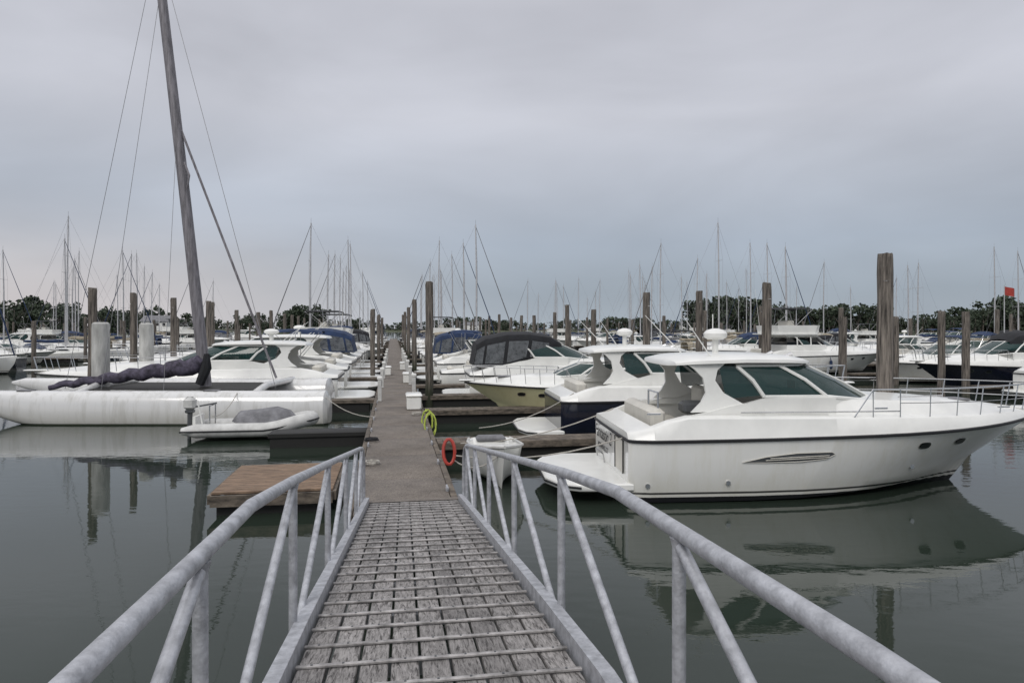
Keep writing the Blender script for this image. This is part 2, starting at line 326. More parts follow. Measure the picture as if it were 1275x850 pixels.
def sailboat(b,L=10,H=13,col=None,cover=None,jib=True,flag=False):
    hm=col or H_white; cover=cover or blue
    h=Hull(L,3.1,.95,1.2,.8,.88); b.part('hull'); rows=[]; dr=[]
    ts=[0,.05,.12,.2,.3,.4,.5,.6,.7,.8,.88,.94,.98,1]
    for t in ts:
        W=h.bs(t)*(.72+.28*sm(0,.4,t)); z=h.zs(t)+.1*(1-t)-.12*math.sin(math.pi*t); x=t*L
        rows.append([(x,-W,z),(x*.985,-W*.97,z*.6),(x*.94,-W*.72,.05),(x*.88,0,-.4),(x*.94,W*.72,.05),(x*.985,W*.97,z*.6),(x,W,z)])
        c=1 if .3<t<.75 else 0
        cw=W*.62; dr.append([(x,-W,z),(x,-W+.04 if W>.05 else 0,z+.06),(x,-cw,z+.07),(x,-cw*.92,z+.07+.38*c),(x,0,z+.1+.45*c),(x,cw*.92,z+.07+.38*c),(x,cw,z+.07),(x,W-.04 if W>.05 else 0,z+.06),(x,W,z)])
    b.loft(rows,hm); b.add(rows[0],[list(range(7))],hm); b.part('deck'); b.loft(dr,gel); b.add(dr[0],[list(range(9))],gel)
    for sg in(-1,1): b.part('deck').add([(L*.36,sg*.93,1.22),(L*.66,sg*.93,1.24),(L*.63,sg*.9,1.4),(L*.37,sg*.9,1.38)],[[0,1,2,3]],dglass)
    mx=L*.58; b.part('mast'); b.pipe([(mx,0,1.2),(mx,0,H*.6),(mx-.1,0,H)],[.095,.085,.06],mastm,8)
    for z in(H*.45,H*.72): b.pipe([(mx,-.9,z+.05),(mx,0,z),(mx,.9,z+.05)],.02,mastm,5)
    b.pipe([(mx-.1,0,H),(mx-.1,0,H+.5)],.012,wire,4)
    b.part('boom'); n=7; b.pipe([(mx-.1-i*(L*.4)/n,0,2.25+.03*math.sin(i*2)) for i in range(n+1)],[.1]+[.19-.012*i for i in range(n)],cover,8)
    b.part('dodger'); b.loft([[(L*.3+dx,y,z) for y,z in((-1,1.2),(-.95,zz-.2),(-.6,zz),(.6,zz),(.95,zz-.2),(1,1.2))] for dx,zz in((-.9,1.95),(-.3,2.05),(.4,1.75),(.8,1.4))],cover)
    b.part('rigging')
    for sg in(-1,1):
        b.pipe([(mx-.2,sg*1.45,1.1),(mx,sg*.9,H*.45+.05),(mx,sg*.9,H*.72+.05),(mx-.1,0,H-.2)],.008,wire,4)
    b.pipe([(0,0,1.1),(mx-.1,0,H)],.008,wire,4)
    b.pipe([(L-.15,0,1.3),(L*.9,0,1.3+(H-1.3)*.25),(mx-.05,0,H-.3)],[.05,.055,.025] if jib else .009,cover if jib else wire,6)
    b.part('lifelines')
    for sg in(-1,1):
        pts=[(t*L,sg*max(.05,h.bs(t)*(.72+.28*sm(0,.4,t))-.08),h.zs(t)+.65) for t in(.0,.15,.3,.45,.6,.75,.9,.99)]
        b.pipe(pts,.012,steel,4)
        for p in pts: b.pipe([(p[0],p[1],p[2]-.6),p],.013,steel,4)

PH=R(9.9); E=Vector((-math.sin(PH),math.cos(PH),0)); Nn=Vector((math.cos(PH),math.sin(PH),0)); O=Vector((.18,0,0))
def D(s,t,z=0): v=O+E*s+Nn*t; return (v.x,v.y,z)
def sag(b,a,c,d=.3,r=.014,mat=None):
    a=Vector(a); c=Vector(c); b.pipe([a.lerp(c,i/8)-Vector((0,0,d*4*(i/8)*(1-i/8))) for i in range(9)],r,mat or rope,6)

# ------------------------------------------------------------ hero cruiser
b=MB(); h=cruiser(b,detail=2,platform=1.5)
b.part('hull_vent')
out=[(2.15,.80),(2.6,.90),(3.2,.965),(3.9,.975),(3.98,.93),(3.8,.84),(3.3,.80),(2.6,.79)]
b.add([h.side(x,z,.014) for x,z in out],[list(range(8))],engine)
for f in(.3,.6):
    b.pipe([h.side(2.5+f*.3,.80+.12*f,.03),h.side(3.85,.84+.12*f,.03)],.009,cush,5)
b.pipe([h.side(x,z,.015) for x,z in out],.009,cush,5,True)
b.part('exhausts')
for x,z in((.35,.36),(1.9,.40),(5.9,.55),):
    px,py,pz=h.side(x,z,.01); b.pipe([(px,py+.02,pz),(px,py-.02,pz)],.045,steel,10)
b.part('transom_door')
b.add([(-.012,-1.25,.5),(-.012,-.55,.5),(-.012,-.55,1.15),(-.012,-1.25,1.15)],[[0,1,2,3]],cush)
b.pipe([(-.02,-1.25,.5),(-.02,-1.25,1.15),(-.02,-.55,1.15),(-.02,-.55,.5)],.012,rub,4)
b.pipe([(-.06,.3,.42),(-.09,.3,.6),(-.09,1.1,.6),(-.06,1.1,.42)],.016,steel,6)
b.part('cleats')
for x in(.5,5.0,8.3):
    y=-(h.bs(x/9.6)-.2); zz=h.zs(x/9.6)+(.5 if x<6 else .3); b.pipe([(x-.13,y,zz),(x+.13,y,zz)],.02,steel,6)
b.part('helm_gear'); b.box((3.55,-.9,2.2),(.02,.3,.16),red); b.box((1.5,-.9,1.75),(.5,.4,.25),engine,0,.06)
b.pipe([(.75,-1.0,1.7),(.75,-1.0,2.05),(.75,-.3,2.05),(.75,-.3,1.7)],.02,steel,6)
b.part('hatches')
for x in(6.6,7.6): b.box((x,0,h.zs(x/9.6)+.45-(x-6.6)*.11),(.55,.55,.06),dglass,0,.02)
b.pipe([(5.8,-.95,1.93),(6.9,-.75,1.93)],.016,steel,5); b.pipe([(2.2,-1.62,1.72),(5.4,-1.6,1.72)],.014,steel,5)
b.part('mooring_lines')
sag(b,(.4,1.5,1.45),(-3.2,1.9,.6),.2); sag(b,(.4,-1.5,1.4),(-3.3,.6,.55),.25)
hero=b.build('express_cruiser',(2.1,14.6,0),R(4))
for txt,sz,yy,zz in(('Fantastic 2',.40,1.5,.86),('NORWALK CT',.17,1.2,.64)):
    c=bpy.data.curves.new('transom_lettering','FONT'); c.body=txt; c.size=sz; c.extrude=.002; c.shear=.3 if sz>.2 else 0
    c.materials.append(rub); o=bpy.data.objects.new('transom_lettering',c); COL.objects.link(o); o.parent=hero
    o.rotation_euler=(R(90),0,R(-90)); o.location=(-.03,yy,zz)
b=MB(); cruiser(b,L=9.6,B=3.5,hm=H_navy,detail=1)
b.part('mooring_lines'); sag(b,(.4,-1.4,1.45),(-2.4,-2.2,.6),.2); b.build('express_cruiser',(1.25,21.2,0),R(6))
b=MB(); cruiser(b,L=7.4,B=2.7,fs=1.05,fb=1.3,hm=H_yel,kind='open',coam=.2,platform=0); b.build('yellow_motorboat',(5.6,26.2,0),R(184))
b=MB(); cruiser(b,L=10.4,B=3.5,kind='canvas',canvas=black); b.build('canvas_top_cruiser',(-2.1,32,0),R(8))

# ------------------------------------------------------------ proto fleet
def proto(name,fn,**k):
    b=MB(); fn(b,**k); return b.joined(name)
motor=[proto('motor_a',cruiser,L=9.6,B=3.4,kind='hardtop'),
 proto('motor_b',cruiser,L=8.8,B=3.1,kind='canvas',canvas=blue,hm=H_red),
 proto('motor_c',cruiser,L=11,B=3.8,kind='flybridge',canvas=black),
 proto('motor_d',cruiser,L=8.2,B=2.9,kind='bimini',canvas=blue),
 proto('motor_e',cruiser,L=8.6,B=3,kind='canvas',canvas=black,hm=H_navy),
 proto('motor_f',cruiser,L=7.4,B=2.6,fs=1.0,fb=1.25,kind='bimini',canvas=tan),
 proto('motor_g',cruiser,L=6.8,B=2.5,fs=.9,fb=1.15,kind='open',coam=.25),
 proto('motor_h',cruiser,L=7.8,B=2.7,fs=1.0,fb=1.25,kind='bimini',canvas=black,hm=H_navy)]
sail=[proto('sail_a',sailboat,L=10,H=13.5,cover=blue),proto('sail_b',sailboat,L=11,H=15,cover=tan,col=H_red,jib=False),
 proto('sail_c',sailboat,L=9,H=12,cover=blue,jib=False),proto('sail_d',sailboat,L=10.5,H=14.2,cover=greyc,col=H_navy)]
LEN=dict(zip(motor+sail,[9.6,8.8,11,8.2,8.6,7.4,6.8,7.8,10,11,9,10.5]))
def berth(me,s,t_in,side,bow_out=True,scale=1,jit=1):
    L=LEN[me]*(scale if not isinstance(scale,tuple) else scale[0]); nm='sailboat' if me in sail else 'motorboat'
    a=R(9.9)+R(random.uniform(-2,2)*jit)
    if bow_out: org=t_in+side*1.2; rz=a if side>0 else a+math.pi
    else: org=t_in+side*L; rz=a+math.pi if side>0 else a
    return inst(nm,me,D(s,org,random.uniform(-.04,.03)),rz,scale)
s=37.5; i=0
while s<165:
    if s<62: me=[motor[6],motor[3],motor[1],motor[0],motor[5]][i%5]
    else: me=random.choice(sail if random.random()<.45 else motor)
    berth(me,s,1.2,1,random.random()<.6); s+=4.6+(.6 if i%2 else 0); i+=1
ll=[(32.0,motor[0],(1.32,1.2,1.0)),(37.2,motor[3],(1.5,1.3,1.02)),(42.6,motor[0],(1.4,1.25,1.05)),(48,motor[1],(1.3,1.2,1.05)),(53,motor[2],1.0),(58,motor[3],1.1),(63,motor[2],1)]
for s,me,scl in ll: berth(me,s,-1.3,-1,True,scl)
s=68
while s<165:
    berth(random.choice(sail if random.random()<.5 else motor),s,-1.3,-1,random.random()<.5); s+=4.9
def sidedock(t0,s0,s1,psail,sailfrom=0,skip=None):
    b=MB(); b.part('deck'); b.box((0,(s0+s1)/2,.42),(2,s1-s0,.16),conc); b.box((0,(s0+s1)/2,.1),(1.6,s1-s0-.4,.5),floatm)
    s=s0
    while s<s1-3:
        for sd in(-1,1): b.box((sd*5.5,s,.4),(9,.8,.12),dockwood); b.box((sd*5.5,s,.2),(8.6,.6,.28),floatm)
        s+=9.6
    b.build('floating_dock',D(0,t0),PH)
    s=s0+2.6
    while s<s1-3:
        for sd in(-1,1):
            if skip and sd==skip[0] and skip[1]<s<skip[2]:
                berth(motor[4],s,t0+sd*1.2,sd,True,1.0); continue
            if random.random()<.92:
                me=random.choice(sail) if random.random()<psail and s>sailfrom else random.choice(motor)
                berth(me,s,t0+sd*1.2,sd,random.random()<.55,random.uniform(.85,1.05))
        s+=4.8
    s=s0
    while s<s1:
        for sd in(-1,1):
            inst('wood_piling',pil[random.randrange(3)],D(s,t0+sd*(10.6),random.uniform(-1.0,-.1)),random.random()*6,(1,1,random.uniform(.9,1.03)))
        s+=9.6
def pilemesh(r,H,seed):
    random.seed(seed); b=MB(); b.part('p'); rows=[]; n=14
    for z in[-1.5,0,.25,.8,1.6,2.4,3.2,4,4.6,H-.12,H]:
        rr=r*(1.05-.05*z/H)*(1 if z<H else .93); ox,oy=random.uniform(-.015,.015),random.uniform(-.015,.015)
        rows.append([(ox+rr*math.cos(k*2*math.pi/n)*random.uniform(.95,1.04),oy+rr*math.sin(k*2*math.pi/n)*random.uniform(.95,1.04),z+(random.uniform(-.03,.03) if z>H-.2 else 0)) for k in range(n)])
    b.loft(rows,wood,True,True)
    b.pipe([(0,r*.9,4.4),(r*1.5,0,4.4),(0,-r*.9,4.4)],.008,steel,4)
    return b.joined('wood_piling')
pil=[pilemesh(.165,5.0,1),pilemesh(.15,4.9,2),pilemesh(.175,5.05,3)]
random.seed(21)
def conc_mat():
    m,nt,p=newmat('pea_gravel_concrete'); N=nt.nodes; Lk=nt.links
    tc=N.new('ShaderNodeTexCoord')
    v=N.new('ShaderNodeTexVoronoi'); v.inputs['Scale'].default_value=70; Lk.new(tc.outputs['Object'],v.inputs['Vector'])
    n=N.new('ShaderNodeTexNoise'); n.inputs['Scale'].default_value=.9; n.inputs['Detail'].default_value=8; n.inputs['Roughness'].default_value=.75; Lk.new(tc.outputs['Object'],n.inputs['Vector'])
    c1=N.new('ShaderNodeValToRGB'); c1.color_ramp.elements[0].color=(.085,.075,.067,1); c1.color_ramp.elements[1].color=(.27,.24,.21,1)
    Lk.new(v.outputs['Color'],c1.inputs[0])
    c2=N.new('ShaderNodeValToRGB'); c2.color_ramp.elements[0].position=.32; c2.color_ramp.elements[0].color=(.58,.56,.54,1); c2.color_ramp.elements[1].position=.64; c2.color_ramp.elements[1].color=(1.05,1.03,1,1)
    Lk.new(n.outputs['Fac'],c2.inputs[0])
    mx=N.new('ShaderNodeMix'); mx.data_type='RGBA'; mx.blend_type='MULTIPLY'; mx.inputs[0].default_value=1; Lk.new(c1.outputs[0],mx.inputs[6]); Lk.new(c2.outputs[0],mx.inputs[7])
    Lk.new(mx.outputs[2],p.inputs['Base Color']); p.inputs['Roughness'].default_value=.85
    bp=N.new('ShaderNodeBump'); bp.inputs['Strength'].default_value=.5; bp.inputs['Distance'].default_value=.004; Lk.new(v.outputs['Distance'],bp.inputs['Height']); Lk.new(bp.outputs[0],p.inputs['Normal'])
    return m
conc=conc_mat()
sidedock(38.5,20,165,.42,62,(-1,29,35)); sidedock(77,45,170,.55,60)
sidedock(-40,24,165,.42,38); sidedock(-78,50,170,.6)

# main dock
b=MB(); b.part('slabs'); s=10.7
while s<180:
    b.box((0,s+1.2,.41+random.uniform(-.003,.003)),(1.56,2.385,.18),conc,0,.012); s+=2.4
b.part('walers')
for sd in(-1,1):
    s=10.7
    while s<180:
        b.box((sd*.845,s+2.4,.40),(.11,4.79,.22),dockwood,0,.01); s+=4.8
b.part('floats'); s=10.9
while s<180: b.box((0,s+1.1,.08),(1.6,2.0,.46),floatm,0,.04); s+=2.4
b.part('fingers')
b.box((-2.25,20.3,.34),(2.7,.9,.12),floatm,0,.01); b.box((-2.25,20.3,.12),(2.6,.8,.32),floatm)
def finger(sd,s,Lf=9):
    n=int(Lf/.15)
    for i in range(n): b.box((sd*(.93+.075+i*.15),s,.45),(.143,.85,.04),dockwood)
    b.box((sd*(.9+Lf/2),s-.44,.38),(Lf,.05,.16),dockwood); b.box((sd*(.9+Lf/2),s+.44,.38),(Lf,.05,.16),dockwood)
    b.box((sd*(.9+Lf/2),s,.15),(Lf-.4,.7,.4),floatm)
for s in[17.6,24.4,29.6]: finger(1,s)
for s in[34.6+9.8*i for i in range(0,14)]:
    b.box((5.4,s,.42),(9,.85,.14),dockwood,0,.01); b.box((5.4,s,.15),(8.6,.7,.4),floatm)
for s in[28.2]+[40.3+9.7*i for i in range(13)]:
    b.box((-5.4,s,.42),(9,.85,.14),dockwood,0,.01); b.box((-5.4,s,.15),(8.6,.7,.4),floatm)
b.part('dock_cleats'); s=12
while s<60:
    for sd in(-1,1):
        b.pipe([(sd*.76,s-.13,.57),(sd*.76,s+.13,.57)],.018,alum,6); b.box((sd*.76,s,.53),(.05,.1,.06),alum)
    s+=2.4
b.build('floating_dock',(.18,0,0),PH)
for s,t in[(29.3,1.35),(48,1.3),(66,1.3),(85,1.3),(104,1.3)]: inst('wood_piling',pil[0],D(s,t,.3),0)
for s,t in[(43,-1.4),(61,-1.4),(80,-1.4)]: inst('wood_piling',pil[1],D(s,t,-.4),0)
def W(name,me,x,y,z=0,sc_=(1,1,1)): return inst(name,me,(x,y,z),random.random()*6,sc_)
W('wood_piling',pil[2],8.85,16.2,.05); W('wood_piling',pil[0],9.4,25.2); W('wood_piling',pil[1],8.45,30.8,.1)
W('wood_piling',pil[2],6.5,33)
for s in range(44,170,7):
    inst('wood_piling',pil[s%3],D(s,13.3+random.uniform(-.5,.5),random.uniform(-.5,.1)),s)
for x,y in((-16.1,26.2),(-17.3,31.2),(-17.5,35.3),(-18.0,40.5)): W('wood_piling',pil[1],x,y,random.uniform(-.05,.1))
for s in range(48,170,7): inst('wood_piling',pil[s%3],D(s,-12+random.uniform(-.5,.5),random.uniform(-.5,.1)),s)
for x,y,z in((19.5,31,-.8),(17.5,36,-1),(22.5,40,-.9)): W('wood_piling',pil[1],x,y,z)
for x,y in((-15.3,25.4),(-16.6,31.0)):
    b=MB(); b.part('p'); rows=[]
    for z,r in((-1,.31),(0,.31),(3.3,.30),(3.5,.29),(3.56,.22)):
        rows.append([(r*math.cos(k*math.pi/10),r*math.sin(k*math.pi/10),z) for k in range(20)])
    b.loft(rows,woodl,True,True)
    b.build('white_sleeved_piling',(x,y,0))
# flag on a pole at a far berth
b=MB(); b.part('pole'); b.pipe([(0,0,.4),(0,0,6.6)],[.05,.03],mastm,6)
b.part('cloth')
n=8; b.loft([[(.04+.14*i,.10*math.sin(i*.9)*i/n,6.5-.02*i-.65*j) for i in range(n+1)] for j in(0,1)],red)
b.build('flag',(37.5,52,0),.3)

# dock furniture
def pedestal(x,y):
    b=MB(); b.part('post'); b.box((0,0,.42),(.15,.14,.84),hypalon,0,.02); b.box((0,0,.9),(.2,.18,.14),gel,0,.03); b.box((.08,0,.7),(.02,.1,.2),rub)
    b.build('power_pedestal',(x,y,.5),PH)
for s in(27,33,39,45,51,57,63):
    for sd in(-1,1):
        p=D(s+ (1.5 if sd>0 else 0),sd*.68); pedestal(p[0],p[1])
def dockbox(s,t):
    b=MB(); b.part('tub'); b.box((0,0,.22),(.5,1.0,.44),gel,0,.04); b.part('lid'); b.box((0,0,.49),(.56,1.06,.1),gel,0,.04)
    p=D(s,t); b.build('dock_box',(p[0],p[1],.5),PH)
for s,t in((24.4,.55),(36,.6),(42,-.55),(47,.55)): dockbox(s,t)
def coil(name,mat,s,t,z,r,n,rr,vert=False):
    p=D(s,t); b=MB(); b.part('coil'); pts=[]
    for i in range(n*14):
        a=i*2*math.pi/14; q=r*(random.uniform(.85,1.1) if rr<.03 else 1)
        pts.append((q*.8*math.cos(a),q*.35*math.sin(a)+.002*i,q*1.7*math.sin(a)) if vert else (q*math.cos(a),q*math.sin(a),.03+.0012*i))
    b.pipe(pts,rr,mat,6,n==1); b.build(name,(p[0],p[1],z),PH)
coil('yellow_hose',yel,19.3,.86,.62,.2,6,.014,True); coil('yellow_hose',yel,20.6,.84,.55,.2,5,.014,True)
coil('orange_life_ring',red,14.2,.97,.78,.15,1,.035,True)
coil('dock_line',rope,14.5,-.6,.5,.14,4,.012); coil('dock_line',rub,17.5,-.7,.5,.16,4,.012); coil('dock_line',rope,22.5,.6,.5,.16,4,.012)

# small white dinghy beside the dock
b=MB(); hh=Hull(2.9,1.15,.62,.9,.85,.93); b.part('hull'); rows=[]
for t in(0,.1,.25,.4,.55,.7,.8,.9,.96,1):
    r=[]
    for q in(1,.5,0): x,y,z=hh.P(t,q); r.append((x,-y,z))
    r.append((t*2.4,0,-.1))
    for q in(0,.5,1): r.append(hh.P(t,q))
    for a in(.75,0,-.75): r.append((t*2.9*.98,hh.bs(t)*a,hh.zs(t)+.03 if t<.2 or t>.6 else hh.zs(t)-.3))
    rows.append(r)
b.loft(rows,gel,True,True); b.part('gunwale')
for sg in(-1,1): b.pipe([(t*2.9,sg*hh.bs(t),hh.zs(t)) for t in(0,.2,.4,.6,.8,.9,.96,1)],.035,hypalon,6)
b.part('thwart'); b.box((1.1,0,.5),(.28,1.0,.05),greyc,0,.01); b.box((.25,0,.66),(.35,.7,.14),greyc,0,.05)
b.part('painter'); sag(b,(2.7,0,.8),(2.2,-1.0,.55),.25)
b.build('small_dinghy',(-.55,16.6,.05),R(-82))
# wooden float
b=MB(); b.part('decking')
for i in range(15): b.box((0,-1.2+.08+i*.163,.4+random.uniform(-.004,.004)),(2.1,.15,.05),platw,0,.008)
b.part('frame')
for x in(-1.08,1.08): b.box((x,0,.30),(.06,2.5,.16),dockwood)
for y in(-1.28,1.26): b.box((0,y,.28),(2.1,.06,.2),dockwood)
b.part('float'); b.box((0,0,.05),(1.95,2.3,.36),floatm)
b.build('wooden_float',(-4.52,13.5,0),PH)

# inflatable dinghy with outboard
b=MB(); b.part('tubes'); pts=[]
for i in range(25):
    u=i/24; a=(u-.5)*2
    if abs(a)>.45: x=-1.9+ (1-abs(a))/.55*2.6; y=.62*math.copysign(1,a)
    else:
        th=a/.45*math.pi/2; x=.7+1.05*math.cos(th); y=.62*math.sin(th)
    pts.append((x,y,.30+.25*sm(.4,1.8,x)))
b.pipe(pts,[.1]+[.21]*23+[.1],hypalon,12)
b.part('rubstrake'); b.pipe([(p[0]*1.0+ (0.2 if p[0]>1.5 else 0),p[1]*1.33,p[2]) for p in pts],.025,rub,5)
b.part('floor'); b.box((-.4,0,.2),(2.8,.9,.08),greyc); b.box((-1.6,0,.45),(.08,.9,.5),gel)
b.part('seat_cover'); b.loft([[(x,y*W_,.5+z*hz) for y,z in((-.5,0),(-.42,.5),(-.2,.9),(.1,1),(.35,.6),(.5,0))] for x,W_,hz in((-.6,.3,.05),(-.4,1,.3),(.1,1.15,.34),(.7,1,.42),(1.1,.7,.3),(1.3,.2,.1))],greyc)
b.part('outboard'); b.box((-1.85,0,1.05),(.34,.3,.42),hypalon,0,.1); b.box((-1.85,0,.82),(.24,.22,.1),engine,0,.02); b.pipe([(-1.85,0,.8),(-1.88,0,-.2)],[.08,.05],engine,8); b.pipe([(-1.7,0,.95),(-1.1,.1,1.05)],.025,engine,6)
b.part('console'); b.pipe([(-1.2,-.3,.4),(-1.2,-.3,1.0),(-1.2,.3,1.0),(-1.2,.3,.4)],.02,steel,6); b.pipe([(-1.35,-.5,.5),(-1.5,-.45,1.2)],.02,gel,5)
b.build('inflatable_dinghy',(-7.95,21.0,0),R(8))

# trimaran with leaning mast
b=MB()
def ama(part,y0,x0,x1,r,zt):
    b.part(part); rows=[]; n=18; N_=22
    for i in range(N_+2):
        u=min(1,i/N_); x=lerp(x0,x1,u)+(.12 if i>N_ else 0)
        f=min(1,(.25+.75*sm(0,.35,u)))*(1 if u<.97 else .93)
        if i>N_: f*=.7
        hz=f*(zt+.25)/2; cz=(zt+.25)/2*1-.25 if i>N_ else zt-hz
        if u==0: hz*=.3; cz=zt-.2
        rw=r*f if u>0 else .03
        rows.append([(x,y0+rw*math.copysign(abs(math.cos(k*2*math.pi/n))**.75,math.cos(k*2*math.pi/n)),cz+hz*math.copysign(abs(math.sin(k*2*math.pi/n))**.8,math.sin(k*2*math.pi/n))) for k in range(n)])
    b.loft(rows,H_tri,True,True)
ama('near_float',23.9,-20.5,-6.5,.5,1.16); ama('main_hull',28.0,-20.5,-7.5,.7,1.3)
b.part('crossbeams')
for x in(-9.0,-15.2): b.pipe([(x,23.9,1.05),(x,25,1.25),(x,28,1.25)],.13,H_tri,10)
b.part('nets'); b.box((-12.1,26.0,1.15),(6.0,3.4,.02),floatm)
b.part('hatches')
for x in(-10.5,-17): b.box((x,23.9,1.165),(.5,.35,.04),greyc,0,.015)
b.part('mast'); b.pipe([(-11.3,25.2,1.2),(-12.05,25.2,8),(-12.95,25.2,15.8),(-13.1,25.2,17.5)],[.21,.19,.165,.15],mastold,12)
b.pipe([(-11.9,25.0,8.4),(-11.75,24.85,8.9),(-12.0,25.0,9.4)],.04,mastold,6)
b.part('boom_cover'); pts=[];rs=[]
for i in range(34):
    u=i/33; pts.append((-11.3-5.6*u,25.0+.08*math.sin(i*.9),2.0-.8*u+.05*math.sin(i*1.3))); rs.append((.34-.24*u)*(.9+.15*random.random())*(1 if i else .5))
b.pipe(pts,rs,purple,12)
b.pipe([(-11.15,24.95,2.4),(-11.15,24.9,1.9),(-11.4,24.9,1.3)],[.1,.2,.16],black,8)
b.part('rigging')
for a,c,r in(((-12.35,25.2,11),(-8.7,25.2,1.5),.045),((-13.1,25.2,17.5),(-16.5,25.2,1.1),.010),((-13.1,25.2,17.5),(-8.3,24,1.2),.010),((-12.95,25.2,16),(-14.4,23.9,1.1),.010),((-12.35,25.2,11),(-12.2,23.9,1.1),.009)): b.pipe([a,c],r,wire if r<.03 else mastold,6)
b.part('mooring_lines'); sag(b,(-6.8,24.0,1.15),(-4.3,21.5,.55),.25); sag(b,(-9.5,23.6,1.1),(-9.3,21.2,.6),.2)
b.build('trimaran')

# ------------------------------------------------------------ gangway
GP=[(-2.0,1.80),(1.3,1.77),(3.04,1.70),(4.15,1.56),(5.97,1.30),(11.25,.535)]
def gz(s):
    for (a,za),(c,zc_) in zip(GP,GP[1:]):
        if s<=c: return lerp(za,zc_,(s-a)/(c-a))
    return GP[-1][1]
def gw_mat():
    m,nt,p=newmat('weathered_planks'); N=nt.nodes; Lk=nt.links
    tc=N.new('ShaderNodeTexCoord'); mp=N.new('ShaderNodeMapping'); mp.inputs['Scale'].default_value=(1,.05,1); Lk.new(tc.outputs['Object'],mp.inputs[0])
    n=N.new('ShaderNodeTexNoise'); n.inputs['Scale'].default_value=60; n.inputs['Detail'].default_value=7; n.inputs['Roughness'].default_value=.75; n.inputs['Distortion'].default_value=.8; Lk.new(mp.outputs[0],n.inputs['Vector'])
    n3=N.new('ShaderNodeTexNoise'); n3.inputs['Scale'].default_value=2.2; n3.inputs['Detail'].default_value=6; Lk.new(tc.outputs['Object'],n3.inputs['Vector'])
    g=N.new('ShaderNodeNewGeometry')
    c=N.new('ShaderNodeValToRGB'); e=c.color_ramp.elements; e[0].position=.38; e[0].color=(.05,.045,.042,1); e[1].position=.64; e[1].color=(.40,.38,.365,1); x=e.new(.48); x.color=(.24,.227,.218,1)
    Lk.new(n.outputs['Fac'],c.inputs[0])
    r=N.new('ShaderNodeMapRange'); r.inputs['To Min'].default_value=.70; r.inputs['To Max'].default_value=1.12; Lk.new(g.outputs['Random Per Island'],r.inputs['Value'])
    r2=N.new('ShaderNodeMapRange'); r2.inputs['From Min'].default_value=.3; r2.inputs['From Max'].default_value=.7; r2.inputs['To Min'].default_value=.7; r2.inputs['To Max'].default_value=1.15; Lk.new(n3.outputs['Fac'],r2.inputs['Value'])
    mm=N.new('ShaderNodeMath'); mm.operation='MULTIPLY'; Lk.new(r.outputs[0],mm.inputs[0]); Lk.new(r2.outputs[0],mm.inputs[1])
    vm=N.new('ShaderNodeVectorMath'); vm.operation='SCALE'; Lk.new(c.outputs[0],vm.inputs[0]); Lk.new(mm.outputs[0],vm.inputs['Scale'])
    Lk.new(vm.outputs[0],p.inputs['Base Color']); p.inputs['Roughness'].default_value=.85
    bp=N.new('ShaderNodeBump'); bp.inputs['Strength'].default_value=.8; bp.inputs['Distance'].default_value=.005; Lk.new(n.outputs['Fac'],bp.inputs['Height']); Lk.new(bp.outputs[0],p.inputs['Normal'])
    return m
gwm=gw_mat(); cleatm=M('cleat_bars',(.38,.365,.355),.55,.2,var=.4,scale=10)
S1=11.2
b=MB(); b.part('planks'); npk=9; pw=1.40/npk
for i in range(npk):
    x0=-.70+i*pw+.008; x1=-.70+(i+1)*pw-.008; cuts=[-2.0]
    while cuts[-1]<S1: cuts.append(cuts[-1]+random.uniform(2.4,4.2))
    cuts[-1]=S1
    for a,c in zip(cuts,cuts[1:]):
        a+=.003; c-=.003; ss=[a]+[q[0] for q in GP if a<q[0]<c]+[c]; j=random.uniform(-.004,.004)
        b.loft([[(x0,s,gz(s)-.035+j),(x0,s,gz(s)-.004+j),(x0+.004,s,gz(s)+j),(x1-.004,s,gz(s)+j),(x1,s,gz(s)-.004+j),(x1,s,gz(s)-.035+j)] for s in ss],gwm,True,True)
b.part('tread_cleats'); s=-1.6
while s<S1-.1:
    b.box((0,s,gz(s)+.012),(1.40,.024,.014),cleatm,0,.003); s+=.305
b.part('screws'); s=-1.6
while s<7:
    for i in range(npk): b.box((-.70+(i+.5)*pw,s,gz(s)+.020),(.011,.011,.004),engine)
    s+=.305
b.part('joists'); s=-1.6
while s<S1-.3: b.box((0,s,gz(s)-.10),(1.4,.06,.08),alum); s+=.9
b.part('side_channels')
for sd in(-1,1):
    ss=[q[0] for q in GP]
    b.loft([[(sd*.715,s,gz(s)-.16),(sd*.715,s,gz(s)+.085),(sd*.79,s,gz(s)+.085),(sd*.79,s,gz(s)+.07),(sd*.735,s,gz(s)+.07),(sd*.735,s,gz(s)-.14),(sd*.79,s,gz(s)-.14),(sd*.79,s,gz(s)-.16)] for s in ss],alum,True,True)
RH=.90; b.part('handrails')
for sd in(-1,1):
    x=sd*.80; top=[(x,s,gz(s)+RH) for s in(-2.0,-1,0,1.3,2.2,3.04,3.6,4.15,5,5.97,8,10.3)]
    top+=[(x,10.65,gz(10.65)+RH-.01),(x,10.9,gz(10.9)+RH-.06),(x,11.06,gz(11.06)+RH-.16),(x,11.12,gz(11.12)+RH-.3),(x,11.14,gz(11.14)+.0)]
    b.pipe(top,.030,alum,12)
b.part('posts')
ps=[-1.4,.45,2.32,4.15,5.98,7.8,9.4,10.6]
for sd in(-1,1):
    x=sd*.80
    for s in ps:
        b.pipe([(x,s,gz(s)-.14),(x,s,gz(s)+RH)],.025,alum,10)
        b.pipe([(x,s,gz(s)+RH-.055),(x,s,gz(s)+RH-.03),(x,s,gz(s)+RH-.02)],[.025,.031,.034],alum,10)
b.part('diagonal_braces')
for sd in(-1,1):
    x=sd*.80
    for a,c in zip(ps,ps[1:]): b.pipe([(x,a+.04,gz(a)-.08),(x,c-.02,gz(c)+RH-.05)],.023,alum,10)
